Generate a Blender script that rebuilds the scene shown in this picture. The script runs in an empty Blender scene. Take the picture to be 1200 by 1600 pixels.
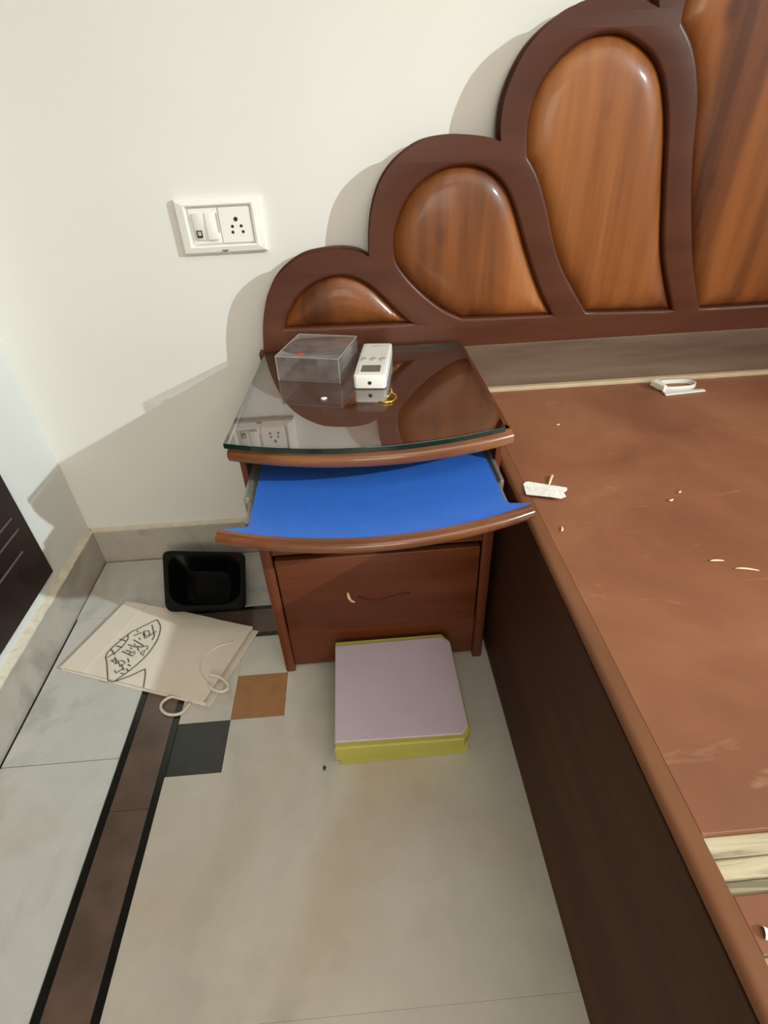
import bpy, bmesh, math, random
from mathutils import Vector, Matrix
from mathutils.geometry import delaunay_2d_cdt

random.seed(7)
scene = bpy.context.scene
C = scene.collection

# ---------------------------------------------------------------- camera
CAM_POS = (0.7027, -1.1193, 0.9278)
PITCH, YAW, ROLL, FPX = -0.6369, 0.0405, -0.04726, 836.94
cd = bpy.data.cameras.new('camera')
cam = bpy.data.objects.new('camera', cd)
C.objects.link(cam)
_d = Vector((math.sin(YAW) * math.cos(PITCH), math.cos(YAW) * math.cos(PITCH), math.sin(PITCH)))
_r = Vector((math.cos(YAW), -math.sin(YAW), 0))
_u = _r.cross(_d)
_r2 = math.cos(ROLL) * _r + math.sin(ROLL) * _u
_u2 = -math.sin(ROLL) * _r + math.cos(ROLL) * _u
M = Matrix((_r2, _u2, -_d)).transposed().to_4x4()
M.translation = Vector(CAM_POS)
cam.matrix_world = M
cd.sensor_fit = 'VERTICAL'
cd.sensor_height = 24.0
cd.lens = FPX * 24.0 / 1600.0
cd.clip_start = 0.01
scene.camera = cam

# ---------------------------------------------------------------- world, light, exposure
world = bpy.data.worlds.new('world')
scene.world = world
world.use_nodes = True
world.node_tree.nodes['Background'].inputs[0].default_value = (0.8, 0.85, 0.9, 1)
world.node_tree.nodes['Background'].inputs[1].default_value = 0.05
scene.cycles.transparent_max_bounces = 32

# spotlight on the right wall, plus an added square ceiling panel for ambient fill
SPOT_POS = Vector((3.42, -2.02, 1.98))
SPOT_AIM = Vector((0.20, -0.15, 0.38))
sl = bpy.data.lights.new('spot_beam', 'SPOT')
sl.energy = 560
sl.color = (0.86, 0.98, 1.0)
sl.spot_size = math.radians(39)
sl.spot_blend = 1.0
sl.shadow_soft_size = 0.022
spot = bpy.data.objects.new('spot_beam', sl)
C.objects.link(spot)
spot.location = SPOT_POS
spot.rotation_euler = (SPOT_AIM - SPOT_POS).to_track_quat('-Z', 'Y').to_euler()
FILL_POS = (1.75, -2.40, 2.70)
al = bpy.data.lights.new('ceiling_fill', 'AREA')
al.shape = 'SQUARE'
al.size = 2.2
al.energy = 60
al.color = (1.0, 0.93, 0.83)
ceiling_fill_light = bpy.data.objects.new('ceiling_fill', al)
C.objects.link(ceiling_fill_light)
ceiling_fill_light.location = FILL_POS
# added warm fill light behind the viewer, sized like a window
FRONT_FILL = (0.25, 1.45, 0.75, 1.95)               # x0, x1, z0, z1 on the front wall
wl = bpy.data.lights.new('front_fill', 'AREA')
wl.shape = 'RECTANGLE'
wl.size = FRONT_FILL[1] - FRONT_FILL[0]
wl.size_y = FRONT_FILL[3] - FRONT_FILL[2]
wl.energy = 40
wl.color = (1.0, 0.92, 0.80)
front_fill_light = bpy.data.objects.new('front_fill', wl)
C.objects.link(front_fill_light)
front_fill_light.location = ((FRONT_FILL[0] + FRONT_FILL[1]) / 2, -3.575, (FRONT_FILL[2] + FRONT_FILL[3]) / 2)
front_fill_light.rotation_euler = (math.radians(90), 0, 0)
scene.view_settings.view_transform = 'Standard'
scene.view_settings.look = 'None'
scene.view_settings.gamma = 1.0
scene.view_settings.use_curve_mapping = False
scene.view_settings.exposure = -0.45

# ---------------------------------------------------------------- measured outlines (metres)
LOBES = [[(0.516, 0.523),(0.525, 0.594),(0.533, 0.63),(0.546, 0.665),(0.565, 0.692),(0.591, 0.713),(0.622, 0.728),(0.658, 0.734),(0.693, 0.735),(0.722, 0.73),(0.741, 0.72)], [(0.741, 0.72),(0.743, 0.758),(0.749, 0.793),(0.761, 0.827),(0.779, 0.854),(0.804, 0.875),(0.838, 0.892),(0.881, 0.898),(0.923, 0.896),(0.95, 0.892),(0.97, 0.885)], [(0.97, 0.885),(0.968, 0.912),(0.972, 0.945),(0.984, 0.976),(1.001, 1.003),(1.023, 1.024),(1.05, 1.041),(1.077, 1.053),(1.11, 1.057),(1.144, 1.057),(1.172, 1.051),(1.197, 1.042)], [(1.197, 1.042),(1.193, 1.058),(1.193, 1.081)]]
P1 = [(0.836, 0.588),(0.561, 0.593),(0.566, 0.613),(0.573, 0.628),(0.596, 0.659),(0.631, 0.684),(0.672, 0.695),(0.707, 0.692),(0.742, 0.674),(0.774, 0.644),(0.806, 0.611)]
P2 = [(1.111, 0.588),(0.917, 0.592),(0.874, 0.614),(0.831, 0.649),(0.795, 0.689),(0.782, 0.719),(0.784, 0.762),(0.802, 0.804),(0.831, 0.835),(0.868, 0.854),(0.904, 0.86),(0.94, 0.856),(0.971, 0.841),(0.996, 0.814),(1.015, 0.778),(1.039, 0.72),(1.072, 0.651)]
P3 = [(1.358, 0.583),(1.167, 0.59),(1.111, 0.665),(1.089, 0.704),(1.076, 0.734),(1.057, 0.784),(1.036, 0.829),(1.013, 0.86),(1.009, 0.893),(1.012, 0.93),(1.028, 0.967),(1.057, 0.997),(1.094, 1.017),(1.132, 1.022),(1.167, 1.014),(1.208, 0.99),(1.236, 0.954),(1.259, 0.892),(1.28, 0.799),(1.308, 0.692)]
P4 = [(1.401, 0.584),(1.365, 0.659),(1.34, 0.727),(1.318, 0.797),(1.302, 0.861),(1.291, 0.919),(1.275, 0.964),(1.257, 0.996),(1.233, 1.022),(1.232, 1.041),(1.235, 1.058)]
INK = [[(0.204, -0.239),(0.163, -0.265),(0.151, -0.275),(0.12, -0.324),(0.13, -0.355),(0.148, -0.401)], [(0.204, -0.239),(0.218, -0.261),(0.222, -0.288),(0.22, -0.311),(0.21, -0.342),(0.194, -0.368),(0.176, -0.389),(0.161, -0.405)], [(0.148, -0.401),(0.161, -0.405)], [(0.161, -0.405),(0.191, -0.393),(0.217, -0.378)], [(0.217, -0.378),(0.222, -0.394),(0.227, -0.425)], [(0.149, -0.276),(0.154, -0.29),(0.15, -0.306),(0.141, -0.324),(0.125, -0.338)], [(0.124, -0.315),(0.139, -0.332)], [(0.134, -0.288),(0.15, -0.295)], [(0.133, -0.307),(0.149, -0.314)], [(0.197, -0.254),(0.212, -0.289),(0.21, -0.301)], [(0.194, -0.292),(0.213, -0.275)], [(0.183, -0.272),(0.194, -0.271),(0.2, -0.283),(0.191, -0.286),(0.183, -0.272)], [(0.164, -0.282),(0.18, -0.275)], [(0.167, -0.268),(0.171, -0.272)], [(0.178, -0.29),(0.183, -0.296)], [(0.183, -0.277),(0.193, -0.294)], [(0.167, -0.294),(0.196, -0.315)], [(0.159, -0.307),(0.178, -0.316),(0.173, -0.306)], [(0.167, -0.316),(0.172, -0.321)], [(0.181, -0.314),(0.189, -0.328)], [(0.187, -0.317),(0.206, -0.316),(0.206, -0.327)], [(0.194, -0.333),(0.202, -0.343),(0.202, -0.327),(0.194, -0.333)], [(0.152, -0.325),(0.18, -0.341),(0.183, -0.332)], [(0.159, -0.323),(0.171, -0.327),(0.17, -0.337)], [(0.172, -0.331),(0.182, -0.329)], [(0.177, -0.314),(0.194, -0.318)], [(0.135, -0.349),(0.146, -0.344)], [(0.141, -0.339),(0.152, -0.358),(0.139, -0.349)], [(0.15, -0.347),(0.148, -0.359)], [(0.153, -0.353),(0.162, -0.367),(0.17, -0.357),(0.159, -0.35),(0.153, -0.353)], [(0.153, -0.375),(0.158, -0.383),(0.171, -0.372)], [(0.162, -0.361),(0.173, -0.377)], [(0.171, -0.346),(0.177, -0.357)], [(0.176, -0.362),(0.184, -0.368)], [(0.176, -0.373),(0.183, -0.38)], [(0.168, -0.384),(0.175, -0.386)]]
BAG = [(0.028, -0.352),(0.109, -0.165),(0.429, -0.282),(0.356, -0.47)]
BAGFOLD = [(0.095, -0.376),(0.167, -0.19)]
H1 = [(0.391, -0.321),(0.357, -0.331),(0.338, -0.351),(0.331, -0.372),(0.333, -0.394),(0.345, -0.413),(0.361, -0.433),(0.371, -0.445),(0.387, -0.452),(0.399, -0.449),(0.401, -0.44),(0.393, -0.428),(0.381, -0.418),(0.37, -0.412),(0.359, -0.409)]
H2 = [(0.303, -0.448),(0.286, -0.444),(0.274, -0.45),(0.269, -0.46),(0.272, -0.471),(0.284, -0.482),(0.299, -0.486),(0.313, -0.484),(0.321, -0.474),(0.326, -0.463)]
TUBRIM = [(0.177, -0.043),(0.391, -0.073),(0.42, -0.266),(0.24, -0.257)]
HANDLEWHITE = [(1.315, -0.09),(1.343, -0.081),(1.394, -0.089),(1.404, -0.114),(1.387, -0.128),(1.326, -0.128),(1.319, -0.152),(1.386, -0.15)]
PAPER = [(0.955, -0.422),(0.961, -0.416),(0.966, -0.416),(0.993, -0.429),(1.019, -0.441),(1.017, -0.448),(1.009, -0.456),(1.008, -0.468),(0.997, -0.475),(0.97, -0.464),(0.95, -0.456)]
STICK = [(0.991, -0.427),(1.016, -0.399),(1.016, -0.407),(0.994, -0.429)]
CHIPS = [(0.978, -0.54),(1.152, -0.626),(1.178, -0.644),(1.191, -0.647),(1.184, -0.472),(1.161, -0.491),(1.0, -0.131),(1.075, -0.232)]
HOOK = [(0.735, -0.32),(0.745, -0.326),(0.756, -0.323),(0.764, -0.312),(0.764, -0.299),(0.758, -0.293),(0.753, -0.305),(0.746, -0.309)]
PILL = [(0.646, -0.294)]
SPECK = [(0.596, -0.618)]
SLOTS = [[(-0.218, 0.311),(-0.249, 0.311)], [(-0.216, 0.282),(-0.276, 0.281)], [(-0.237, 0.24),(-0.309, 0.245)]]
SCAR = [[(0.657, 0.218),(0.66, 0.2),(0.669, 0.191)], [(0.676, 0.204),(0.706, 0.189),(0.736, 0.196),(0.773, 0.205)]]
CURL = [(0.965, -1.006),(0.968, -1.009)]
# ---------------------------------------------------------------- helpers
def srgb(r, g, b):
    f = lambda c: (c / 255 / 12.92) if c / 255 <= 0.04045 else ((c / 255 + 0.055) / 1.055) ** 2.4
    return (f(r), f(g), f(b), 1.0)

def new_mat(name):
    m = bpy.data.materials.new(name)
    m.use_nodes = True
    nt = m.node_tree
    return m, nt, nt.nodes['Principled BSDF']

def coords(nt, scale=(1, 1, 1), rot=(0, 0, 0), loc=(0, 0, 0)):
    tc = nt.nodes.new('ShaderNodeTexCoord')
    mp = nt.nodes.new('ShaderNodeMapping')
    mp.inputs['Scale'].default_value = scale
    mp.inputs['Rotation'].default_value = rot
    mp.inputs['Location'].default_value = loc
    nt.links.new(tc.outputs['Object'], mp.inputs['Vector'])
    return mp.outputs['Vector']

def noise(nt, vec, scale, detail=4, rough=0.55, dist=0.0):
    n = nt.nodes.new('ShaderNodeTexNoise')
    n.inputs['Scale'].default_value = scale
    n.inputs['Detail'].default_value = detail
    n.inputs['Roughness'].default_value = rough
    n.inputs['Distortion'].default_value = dist
    nt.links.new(vec, n.inputs['Vector'])
    return n.outputs['Fac']

def ramp(nt, fac, stops):
    r = nt.nodes.new('ShaderNodeValToRGB')
    e = r.color_ramp.elements
    while len(e) < len(stops):
        e.new(0.5)
    for el, (p, c) in zip(e, stops):
        el.position = p
        el.color = c
    nt.links.new(fac, r.inputs['Fac'])
    return r.outputs['Color']

def mixc(nt, a, b, fac, mode='MIX'):
    m = nt.nodes.new('ShaderNodeMix')
    m.data_type = 'RGBA'
    m.blend_type = mode
    for sock, v in ((m.inputs['Factor'], fac), (m.inputs['A'], a), (m.inputs['B'], b)):
        pass
    ins = [i for i in m.inputs if i.enabled]
    fi = [i for i in ins if i.name == 'Factor'][0]
    ai = [i for i in m.inputs if i.name == 'A' and i.type == 'RGBA'][0]
    bi = [i for i in m.inputs if i.name == 'B' and i.type == 'RGBA'][0]
    for s, v in ((fi, fac), (ai, a), (bi, b)):
        if hasattr(v, 'links') or hasattr(v, 'is_linked'):
            nt.links.new(v, s)
        else:
            s.default_value = v
    return [o for o in m.outputs if o.type == 'RGBA'][0]

def bump(nt, bsdf, fac, strength, dist=0.002):
    b = nt.nodes.new('ShaderNodeBump')
    b.inputs['Strength'].default_value = strength
    b.inputs['Distance'].default_value = dist
    nt.links.new(fac, b.inputs['Height'])
    nt.links.new(b.outputs['Normal'], bsdf.inputs['Normal'])

def plain(name, col, rough=0.5, metal=0.0, var=0.08, scale=30, coat=0.0, bmp=0.0, spec=0.5):
    m, nt, b = new_mat(name)
    v = coords(nt)
    f = noise(nt, v, scale)
    lo = tuple(c * (1 - var) for c in col[:3]) + (1,)
    hi = tuple(min(1, c * (1 + var)) for c in col[:3]) + (1,)
    nt.links.new(ramp(nt, f, [(0.3, lo), (0.7, hi)]), b.inputs['Base Color'])
    b.inputs['Roughness'].default_value = rough
    b.inputs['Metallic'].default_value = metal
    b.inputs['Coat Weight'].default_value = coat
    b.inputs['Specular IOR Level'].default_value = spec
    if bmp:
        bump(nt, b, noise(nt, v, scale * 6), bmp)
    return m

def wood(name, dark, mid, light, axis='z', rough=0.35, coat=0.3, coat_rough=0.15, scale=1.0, knots=True, spec=0.3):
    """streaky varnished wood, grain running along the given axis"""
    m, nt, b = new_mat(name)
    st = {'x': (1.5, 14, 14), 'y': (14, 1.5, 14), 'z': (14, 14, 0.7)}[axis]
    st = tuple(s * scale for s in st)
    v = coords(nt, st)
    f1 = noise(nt, v, 1.0, 5, 0.6, 0.25)
    c1 = ramp(nt, f1, [(0.28, dark), (0.5, mid), (0.75, light)])
    v2 = coords(nt, tuple(s * 5 for s in st))
    f2 = noise(nt, v2, 1.0, 3, 0.6)
    fine = ramp(nt, f2, [(0.3, (0.78, 0.78, 0.78, 1)), (0.65, (1, 1, 1, 1))])
    col = mixc(nt, c1, fine, 0.8, 'MULTIPLY')
    if knots:
        v3 = coords(nt, tuple(s * 0.42 for s in st), loc=(3.1, 1.7, 0.6))
        f3 = noise(nt, v3, 1.0, 3, 0.5, 1.2)
        kn = ramp(nt, f3, [(0.56, (1, 1, 1, 1)), (0.70, (0.50, 0.42, 0.38, 1))])
        col = mixc(nt, col, kn, 0.8, 'MULTIPLY')
        vo = nt.nodes.new('ShaderNodeTexVoronoi')
        vo.inputs['Scale'].default_value = 1.0
        nt.links.new(coords(nt, (7, 7, 4.5), loc=(0.3, 0.2, 0.15)), vo.inputs['Vector'])
        kd = ramp(nt, vo.outputs['Distance'], [(0.05, (0.35, 0.28, 0.25, 1)), (0.13, (1, 1, 1, 1))])
        col = mixc(nt, col, kd, 0.7, 'MULTIPLY')
    nt.links.new(col, b.inputs['Base Color'])
    b.inputs['Roughness'].default_value = rough
    b.inputs['Coat Weight'].default_value = coat
    b.inputs['Specular IOR Level'].default_value = spec
    b.inputs['Coat Roughness'].default_value = coat_rough
    bump(nt, b, f2, 0.05, 0.001)
    return m

def tag(o, label=None, cat=None, group=None, kind=None):
    if label: o['label'] = label
    if cat: o['category'] = cat
    if group: o['group'] = group
    if kind: o['kind'] = kind
    return o

WORLD_LOC = {}
def thing(name, label, cat, loc=(0, 0, 0), group=None):
    o = bpy.data.objects.new(name, None)
    o.empty_display_size = 0.05
    C.objects.link(o)
    o.location = loc
    WORLD_LOC[o] = Vector(loc)
    return tag(o, label, cat, group)

def obj(name, bm, mat, parent=None, smooth=False, base=None):
    """link a bmesh built in world coordinates; origin at the parent's base, or at `base`"""
    org = WORLD_LOC[parent] if parent is not None else Vector(base or (0, 0, 0))
    me = bpy.data.meshes.new(name)
    bm.transform(Matrix.Translation(-org))
    bmesh.ops.recalc_face_normals(bm, faces=bm.faces)
    bm.to_mesh(me)
    bm.free()
    for mm in (mat if isinstance(mat, (list, tuple)) else [mat]):
        me.materials.append(mm)
    if smooth:
        for p in me.polygons:
            p.use_smooth = True
        if smooth == 'auto':
            me.set_sharp_from_angle(angle=math.radians(40))
    o = bpy.data.objects.new(name, me)
    C.objects.link(o)
    WORLD_LOC[o] = org
    if parent is not None:
        o.parent = parent
    else:
        o.location = org
    return o

def bbox(bm, x0, x1, y0, y1, z0, z1, bev=0.0, seg=2):
    t = bmesh.new()
    bmesh.ops.create_cube(t, size=1.0)
    for v in t.verts:
        v.co = Vector(((x0 + x1) / 2 + v.co.x * (x1 - x0), (y0 + y1) / 2 + v.co.y * (y1 - y0), (z0 + z1) / 2 + v.co.z * (z1 - z0)))
    if bev:
        bmesh.ops.bevel(t, geom=t.edges[:], offset=bev, segments=seg, affect='EDGES', profile=0.5)
    return merge(bm, t)

def merge(bm, t):
    if bm is None:
        return t
    me = bpy.data.meshes.new('tmp')
    t.to_mesh(me)
    t.free()
    bm.from_mesh(me)
    bpy.data.meshes.remove(me)
    return bm

def prism(bm, poly, lo, hi, plane='xy', bev=0.0, seg=2, only=None):
    """extrude a polygon: plane xy -> along z, xz -> along y, yz -> along x"""
    t = bmesh.new()
    def P(a, b, h):
        return {'xy': (a, b, h), 'xz': (a, h, b), 'yz': (h, a, b)}[plane]
    v0 = [t.verts.new(P(a, b, lo)) for a, b in poly]
    v1 = [t.verts.new(P(a, b, hi)) for a, b in poly]
    f0 = t.faces.new(v0)
    f1 = t.faces.new(v1)
    n = len(poly)
    for i in range(n):
        t.faces.new((v0[i], v0[(i + 1) % n], v1[(i + 1) % n], v1[i]))
    bmesh.ops.recalc_face_normals(t, faces=t.faces)
    if bev:
        ed = set(f0.edges) | set(f1.edges)
        bmesh.ops.bevel(t, geom=list(ed), offset=bev, segments=seg, affect='EDGES', profile=0.5)
    return merge(bm, t)

def tube(bm, pts, r, seg=8, flat=1.0, closed=False):
    """round (or flattened) bar along a path"""
    t = bmesh.new()
    pts = [Vector(p) for p in pts]
    n = len(pts)
    rings = []
    prev = None
    for i, p in enumerate(pts):
        if closed:
            d = pts[(i + 1) % n] - pts[i - 1]
        else:
            d = pts[min(i + 1, n - 1)] - pts[max(i - 1, 0)]
        d.normalize()
        up = Vector((0, 0, 1)) if abs(d.z) < 0.9 else Vector((0, 1, 0))
        s = d.cross(up).normalized()
        u = s.cross(d).normalized()
        rr = r[i] if isinstance(r, (list, tuple)) else r
        rings.append([t.verts.new(p + s * rr * math.cos(2 * math.pi * k / seg) + u * rr * flat * math.sin(2 * math.pi * k / seg)) for k in range(seg)])
    for i in range(n if closed else n - 1):
        a, b = rings[i], rings[(i + 1) % n]
        for k in range(seg):
            t.faces.new((a[k], a[(k + 1) % seg], b[(k + 1) % seg], b[k]))
    if not closed:
        t.faces.new(rings[0])
        t.faces.new(rings[-1])
    return merge(bm, t)

def spline(pts, sub=5, closed=False, sharp=()):
    """Catmull-Rom resampling; indices in sharp stay corners"""
    n = len(pts)
    P = [Vector(p) for p in pts]
    out = []
    rng = range(n if closed else n - 1)
    for i in rng:
        p1, p2 = P[i], P[(i + 1) % n]
        p0 = P[i - 1] if (closed or i > 0) else p1
        p3 = P[(i + 2) % n] if (closed or i + 2 < n) else p2
        if i in sharp: p0 = p1
        if (i + 1) % n in sharp: p3 = p2
        for k in range(sub):
            t = k / sub
            q = 0.5 * ((2 * p1) + (p2 - p0) * t + (2 * p0 - 5 * p1 + 4 * p2 - p3) * t * t + (3 * p1 - p0 - 3 * p2 + p3) * t ** 3)
            out.append(tuple(q))
    if not closed:
        out.append(tuple(P[-1]))
    return out

def rounded_rect(x0, x1, y0, y1, r, seg=5):
    out = []
    for cx, cy, a0 in ((x1 - r, y1 - r, 0), (x0 + r, y1 - r, 90), (x0 + r, y0 + r, 180), (x1 - r, y0 + r, 270)):
        for k in range(seg + 1):
            a = math.radians(a0 + 90 * k / seg)
            out.append((cx + r * math.cos(a), cy + r * math.sin(a)))
    return out

def loft(bm, sections, cap=True):
    t = bmesh.new()
    R = [[t.verts.new(p) for p in s] for s in sections]
    n = len(sections[0])
    for a, b in zip(R, R[1:]):
        for k in range(n):
            t.faces.new((a[k], a[(k + 1) % n], b[(k + 1) % n], b[k]))
    if cap:
        t.faces.new(R[0])
        t.faces.new(R[-1])
    return merge(bm, t)

def sweep(bm, path, profile):
    """sweep an (out, z) profile along a plan path (x, y); `out` is measured to the right of the path"""
    t = bmesh.new()
    rings = []
    n = len(path)
    for i, p in enumerate(path):
        d = Vector(path[min(i + 1, n - 1)]) - Vector(path[max(i - 1, 0)])
        d.normalize()
        nx, ny = d.y, -d.x
        rings.append([t.verts.new((p[0] + nx * o, p[1] + ny * o, z)) for o, z in profile])
    m = len(profile)
    for a, b in zip(rings, rings[1:]):
        for k in range(m):
            t.faces.new((a[k], a[(k + 1) % m], b[(k + 1) % m], b[k]))
    t.faces.new(rings[0])
    t.faces.new(rings[-1])
    return merge(bm, t)

def thick_rings(rings, closed_loop, cap_last, off):
    """solid sheet from a grid of points: off(i, k, p) gives the point on the other face"""
    t = bmesh.new()
    A = [[t.verts.new(p) for p in r] for r in rings]
    B = [[t.verts.new(off(i, k, Vector(p))) for k, p in enumerate(r)] for i, r in enumerate(rings)]
    m = len(rings[0])
    last = m if closed_loop else m - 1
    for i in range(len(rings) - 1):
        for k in range(last):
            k2 = (k + 1) % m
            t.faces.new((A[i][k], A[i][k2], A[i + 1][k2], A[i + 1][k]))
            t.faces.new((B[i][k], B[i + 1][k], B[i + 1][k2], B[i][k2]))
    for k in range(last):
        k2 = (k + 1) % m
        t.faces.new((A[0][k], B[0][k], B[0][k2], A[0][k2]))
        if not cap_last:
            t.faces.new((A[-1][k], A[-1][k2], B[-1][k2], B[-1][k]))
    if cap_last:
        t.faces.new(A[-1]); t.faces.new(B[-1])
    if not closed_loop:
        for i in range(len(rings) - 1):
            t.faces.new((A[i][0], A[i + 1][0], B[i + 1][0], B[i][0]))
            t.faces.new((A[i][-1], B[i][-1], B[i + 1][-1], A[i + 1][-1]))
    return t

def curve_fill(splines, depth, bevel, res=3):
    """filled 2-D curve with holes (x, z) -> mesh standing in the xz plane, front at y = -depth-bevel .. back +"""
    cu = bpy.data.curves.new('tmp', 'CURVE')
    cu.dimensions = '2D'
    cu.fill_mode = 'BOTH'
    cu.extrude = depth
    cu.bevel_depth = bevel
    cu.bevel_resolution = res
    for pts in splines:
        s = cu.splines.new('POLY')
        s.points.add(len(pts) - 1)
        for sp, (a, b) in zip(s.points, pts):
            sp.co = (a, b, 0, 1)
        s.use_cyclic_u = True
    o = bpy.data.objects.new('tmp', cu)
    C.objects.link(o)
    dg = bpy.context.evaluated_depsgraph_get()
    me = bpy.data.meshes.new_from_object(o.evaluated_get(dg))
    bm = bmesh.new()
    bm.from_mesh(me)
    bmesh.ops.remove_doubles(bm, verts=bm.verts, dist=1e-5)
    bm.transform(Matrix.Rotation(math.radians(90), 4, 'X'))     # (x, y, z) -> (x, -z, y)
    bpy.data.objects.remove(o)
    bpy.data.curves.remove(cu)
    bpy.data.meshes.remove(me)
    return bm

# ---------------------------------------------------------------- materials
M_WALL = plain('cream_wall_paint', srgb(219, 217, 211), 0.75, var=0.02, scale=3, bmp=0.03)
M_WALL_L = plain('white_wall_paint', srgb(220, 221, 217), 0.75, var=0.02, scale=3, bmp=0.03)
M_CEIL = plain('white_ceiling_paint', srgb(238, 236, 230), 0.85, var=0.02, scale=3)
M_PLASTER = plain('cream_plaster_lip', srgb(200, 192, 174), 0.85, var=0.1, scale=40, bmp=0.6)
M_GROUT = plain('dark_grout', srgb(40, 36, 30), 0.9, var=0.3, scale=60)

def marble(name, base, vein, stain, rough=0.22, vs=2.2):
    m, nt, b = new_mat(name)
    v = coords(nt)
    f = noise(nt, v, vs, 6, 0.6, 1.6)
    c = ramp(nt, f, [(0.34, vein), (0.47, base), (1.0, base)])
    f2 = noise(nt, coords(nt, loc=(4.2, 1.3, 0)), 2.6, 4, 0.5, 0.8)
    s = ramp(nt, f2, [(0.56, (0, 0, 0, 1)), (0.74, (1, 1, 1, 1))])
    c = mixc(nt, c, stain, mixval(nt, s, 0.45))
    f3 = noise(nt, v, 26, 3, 0.6)
    g = ramp(nt, f3, [(0.3, (0.93, 0.93, 0.93, 1)), (0.7, (1, 1, 1, 1))])
    c = mixc(nt, c, g, 1.0, 'MULTIPLY')
    nt.links.new(c, b.inputs['Base Color'])
    b.inputs['Roughness'].default_value = rough
    b.inputs['Specular IOR Level'].default_value = 0.4
    return m

def mixval(nt, col, k):
    mm = nt.nodes.new('ShaderNodeMath')
    mm.operation = 'MULTIPLY'
    mm.inputs[1].default_value = k
    nt.links.new(col, mm.inputs[0])
    return mm.outputs[0]

M_MARBLE = marble('white_floor_marble', srgb(198, 194, 184), srgb(184, 182, 172), srgb(184, 164, 142))
M_MARBLE_B = marble('bluish_border_marble', srgb(188, 187, 182), srgb(168, 168, 162), srgb(176, 154, 134), vs=3.0)
M_SKIRT = marble('grey_skirting_marble', srgb(176, 170, 160), srgb(156, 150, 140), srgb(150, 122, 104), vs=4)
M_STRIPE = plain('brown_stone_strip', srgb(99, 83, 74), 0.3, var=0.22, scale=18)
M_BLACKST = plain('black_stone', srgb(24, 24, 23), 0.22, var=0.2, scale=30)
M_GREENST = plain('black_green_stone', srgb(44, 46, 43), 0.25, var=0.18, scale=60)
M_OCHRE = plain('ochre_stone', srgb(150, 104, 58), 0.3, var=0.12, scale=40)

M_FRAME = wood('dark_frame_wood', srgb(64, 31, 17), srgb(76, 38, 22), srgb(88, 47, 29), 'x', 0.42, 0.08, 0.2, 0.5, False, 0.25)
M_PANEL = wood('honey_panel_wood', srgb(82, 42, 18), srgb(132, 76, 34), srgb(162, 102, 52), 'z', 0.42, 0.2, 0.13, 0.8)
M_LOWER = wood('grey_brown_board', srgb(86, 67, 55), srgb(104, 84, 70), srgb(120, 100, 86), 'x', 0.55, 0.0, 0.3, 1.0)
M_BEAD = plain('pale_bead', srgb(184, 164, 134), 0.6, var=0.12, scale=20)
M_NIGHT = wood('red_brown_wood', srgb(80, 37, 18), srgb(98, 48, 25), srgb(112, 60, 34), 'x', 0.38, 0.15, 0.2, 1.0, False)
M_NIGHTV = wood('red_brown_upright_wood', srgb(80, 37, 18), srgb(98, 48, 25), srgb(112, 60, 34), 'z', 0.38, 0.15, 0.2, 1.0, False)
M_NOSE = wood('golden_brown_nosing', srgb(86, 48, 28), srgb(118, 72, 44), srgb(156, 106, 64), 'x', 0.28, 0.5, 0.12, 1.2, False)
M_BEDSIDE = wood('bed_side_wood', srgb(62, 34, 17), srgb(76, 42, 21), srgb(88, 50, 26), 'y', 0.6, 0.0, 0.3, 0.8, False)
M_BEDNOSE = wood('bed_edge_wood', srgb(108, 70, 46), srgb(126, 83, 56), srgb(146, 102, 72), 'y', 0.45, 0.15, 0.25, 0.8, False)
M_RAW = None
M_BLUE = plain('blue_laminate', srgb(52, 106, 200), 0.32, var=0.05, scale=40)
M_STEEL = plain('grey_steel', srgb(150, 150, 142), 0.4, 0.7, var=0.15, scale=60)
M_WHITEPL = plain('white_plastic', srgb(232, 230, 224), 0.3, var=0.02, scale=20)
M_WHITEKEY = plain('white_key_plastic', srgb(216, 216, 210), 0.35, var=0.03, scale=20)
M_HOLE = plain('black_plastic', srgb(16, 15, 15), 0.5, var=0.1)
M_SCREEN = plain('grey_display', srgb(112, 106, 98), 0.2, var=0.12, scale=80)
M_TUB = plain('glossy_black_plastic', srgb(4, 4, 4), 0.35, var=0.2, scale=20, spec=0.12)
M_DOOR = wood('dark_laminate', srgb(22, 11, 10), srgb(34, 19, 17), srgb(44, 26, 22), 'z', 0.4, 0.1, 0.2, 0.6, False)
M_INK = plain('black_ink', srgb(78, 72, 54), 0.8, var=0.1)
M_ROPE = plain('white_paper_cord', srgb(222, 214, 196), 0.8, var=0.06, scale=200, bmp=0.4)
M_KRAFT = plain('cream_bag_paper', srgb(218, 209, 194), 0.75, var=0.03, scale=14, bmp=0.08)
M_LILAC = plain('lilac_card', srgb(196, 183, 193), 0.7, var=0.04, scale=10)
M_LIME = plain('lime_card', srgb(176, 172, 80), 0.65, var=0.06, scale=14)
M_GOLD = plain('yellow_brass', srgb(222, 176, 60), 0.25, 0.9, var=0.06)
M_CHIP = plain('pale_wood_chip', srgb(236, 208, 160), 0.6, var=0.08)
M_PAPERW = plain('white_paper', srgb(236, 232, 224), 0.7, var=0.02)
M_LABELRED = plain('red_mark', srgb(214, 60, 62), 0.5, var=0.1)
M_GREYMARK = plain('grey_print', srgb(176, 174, 166), 0.5, var=0.05)

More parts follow.
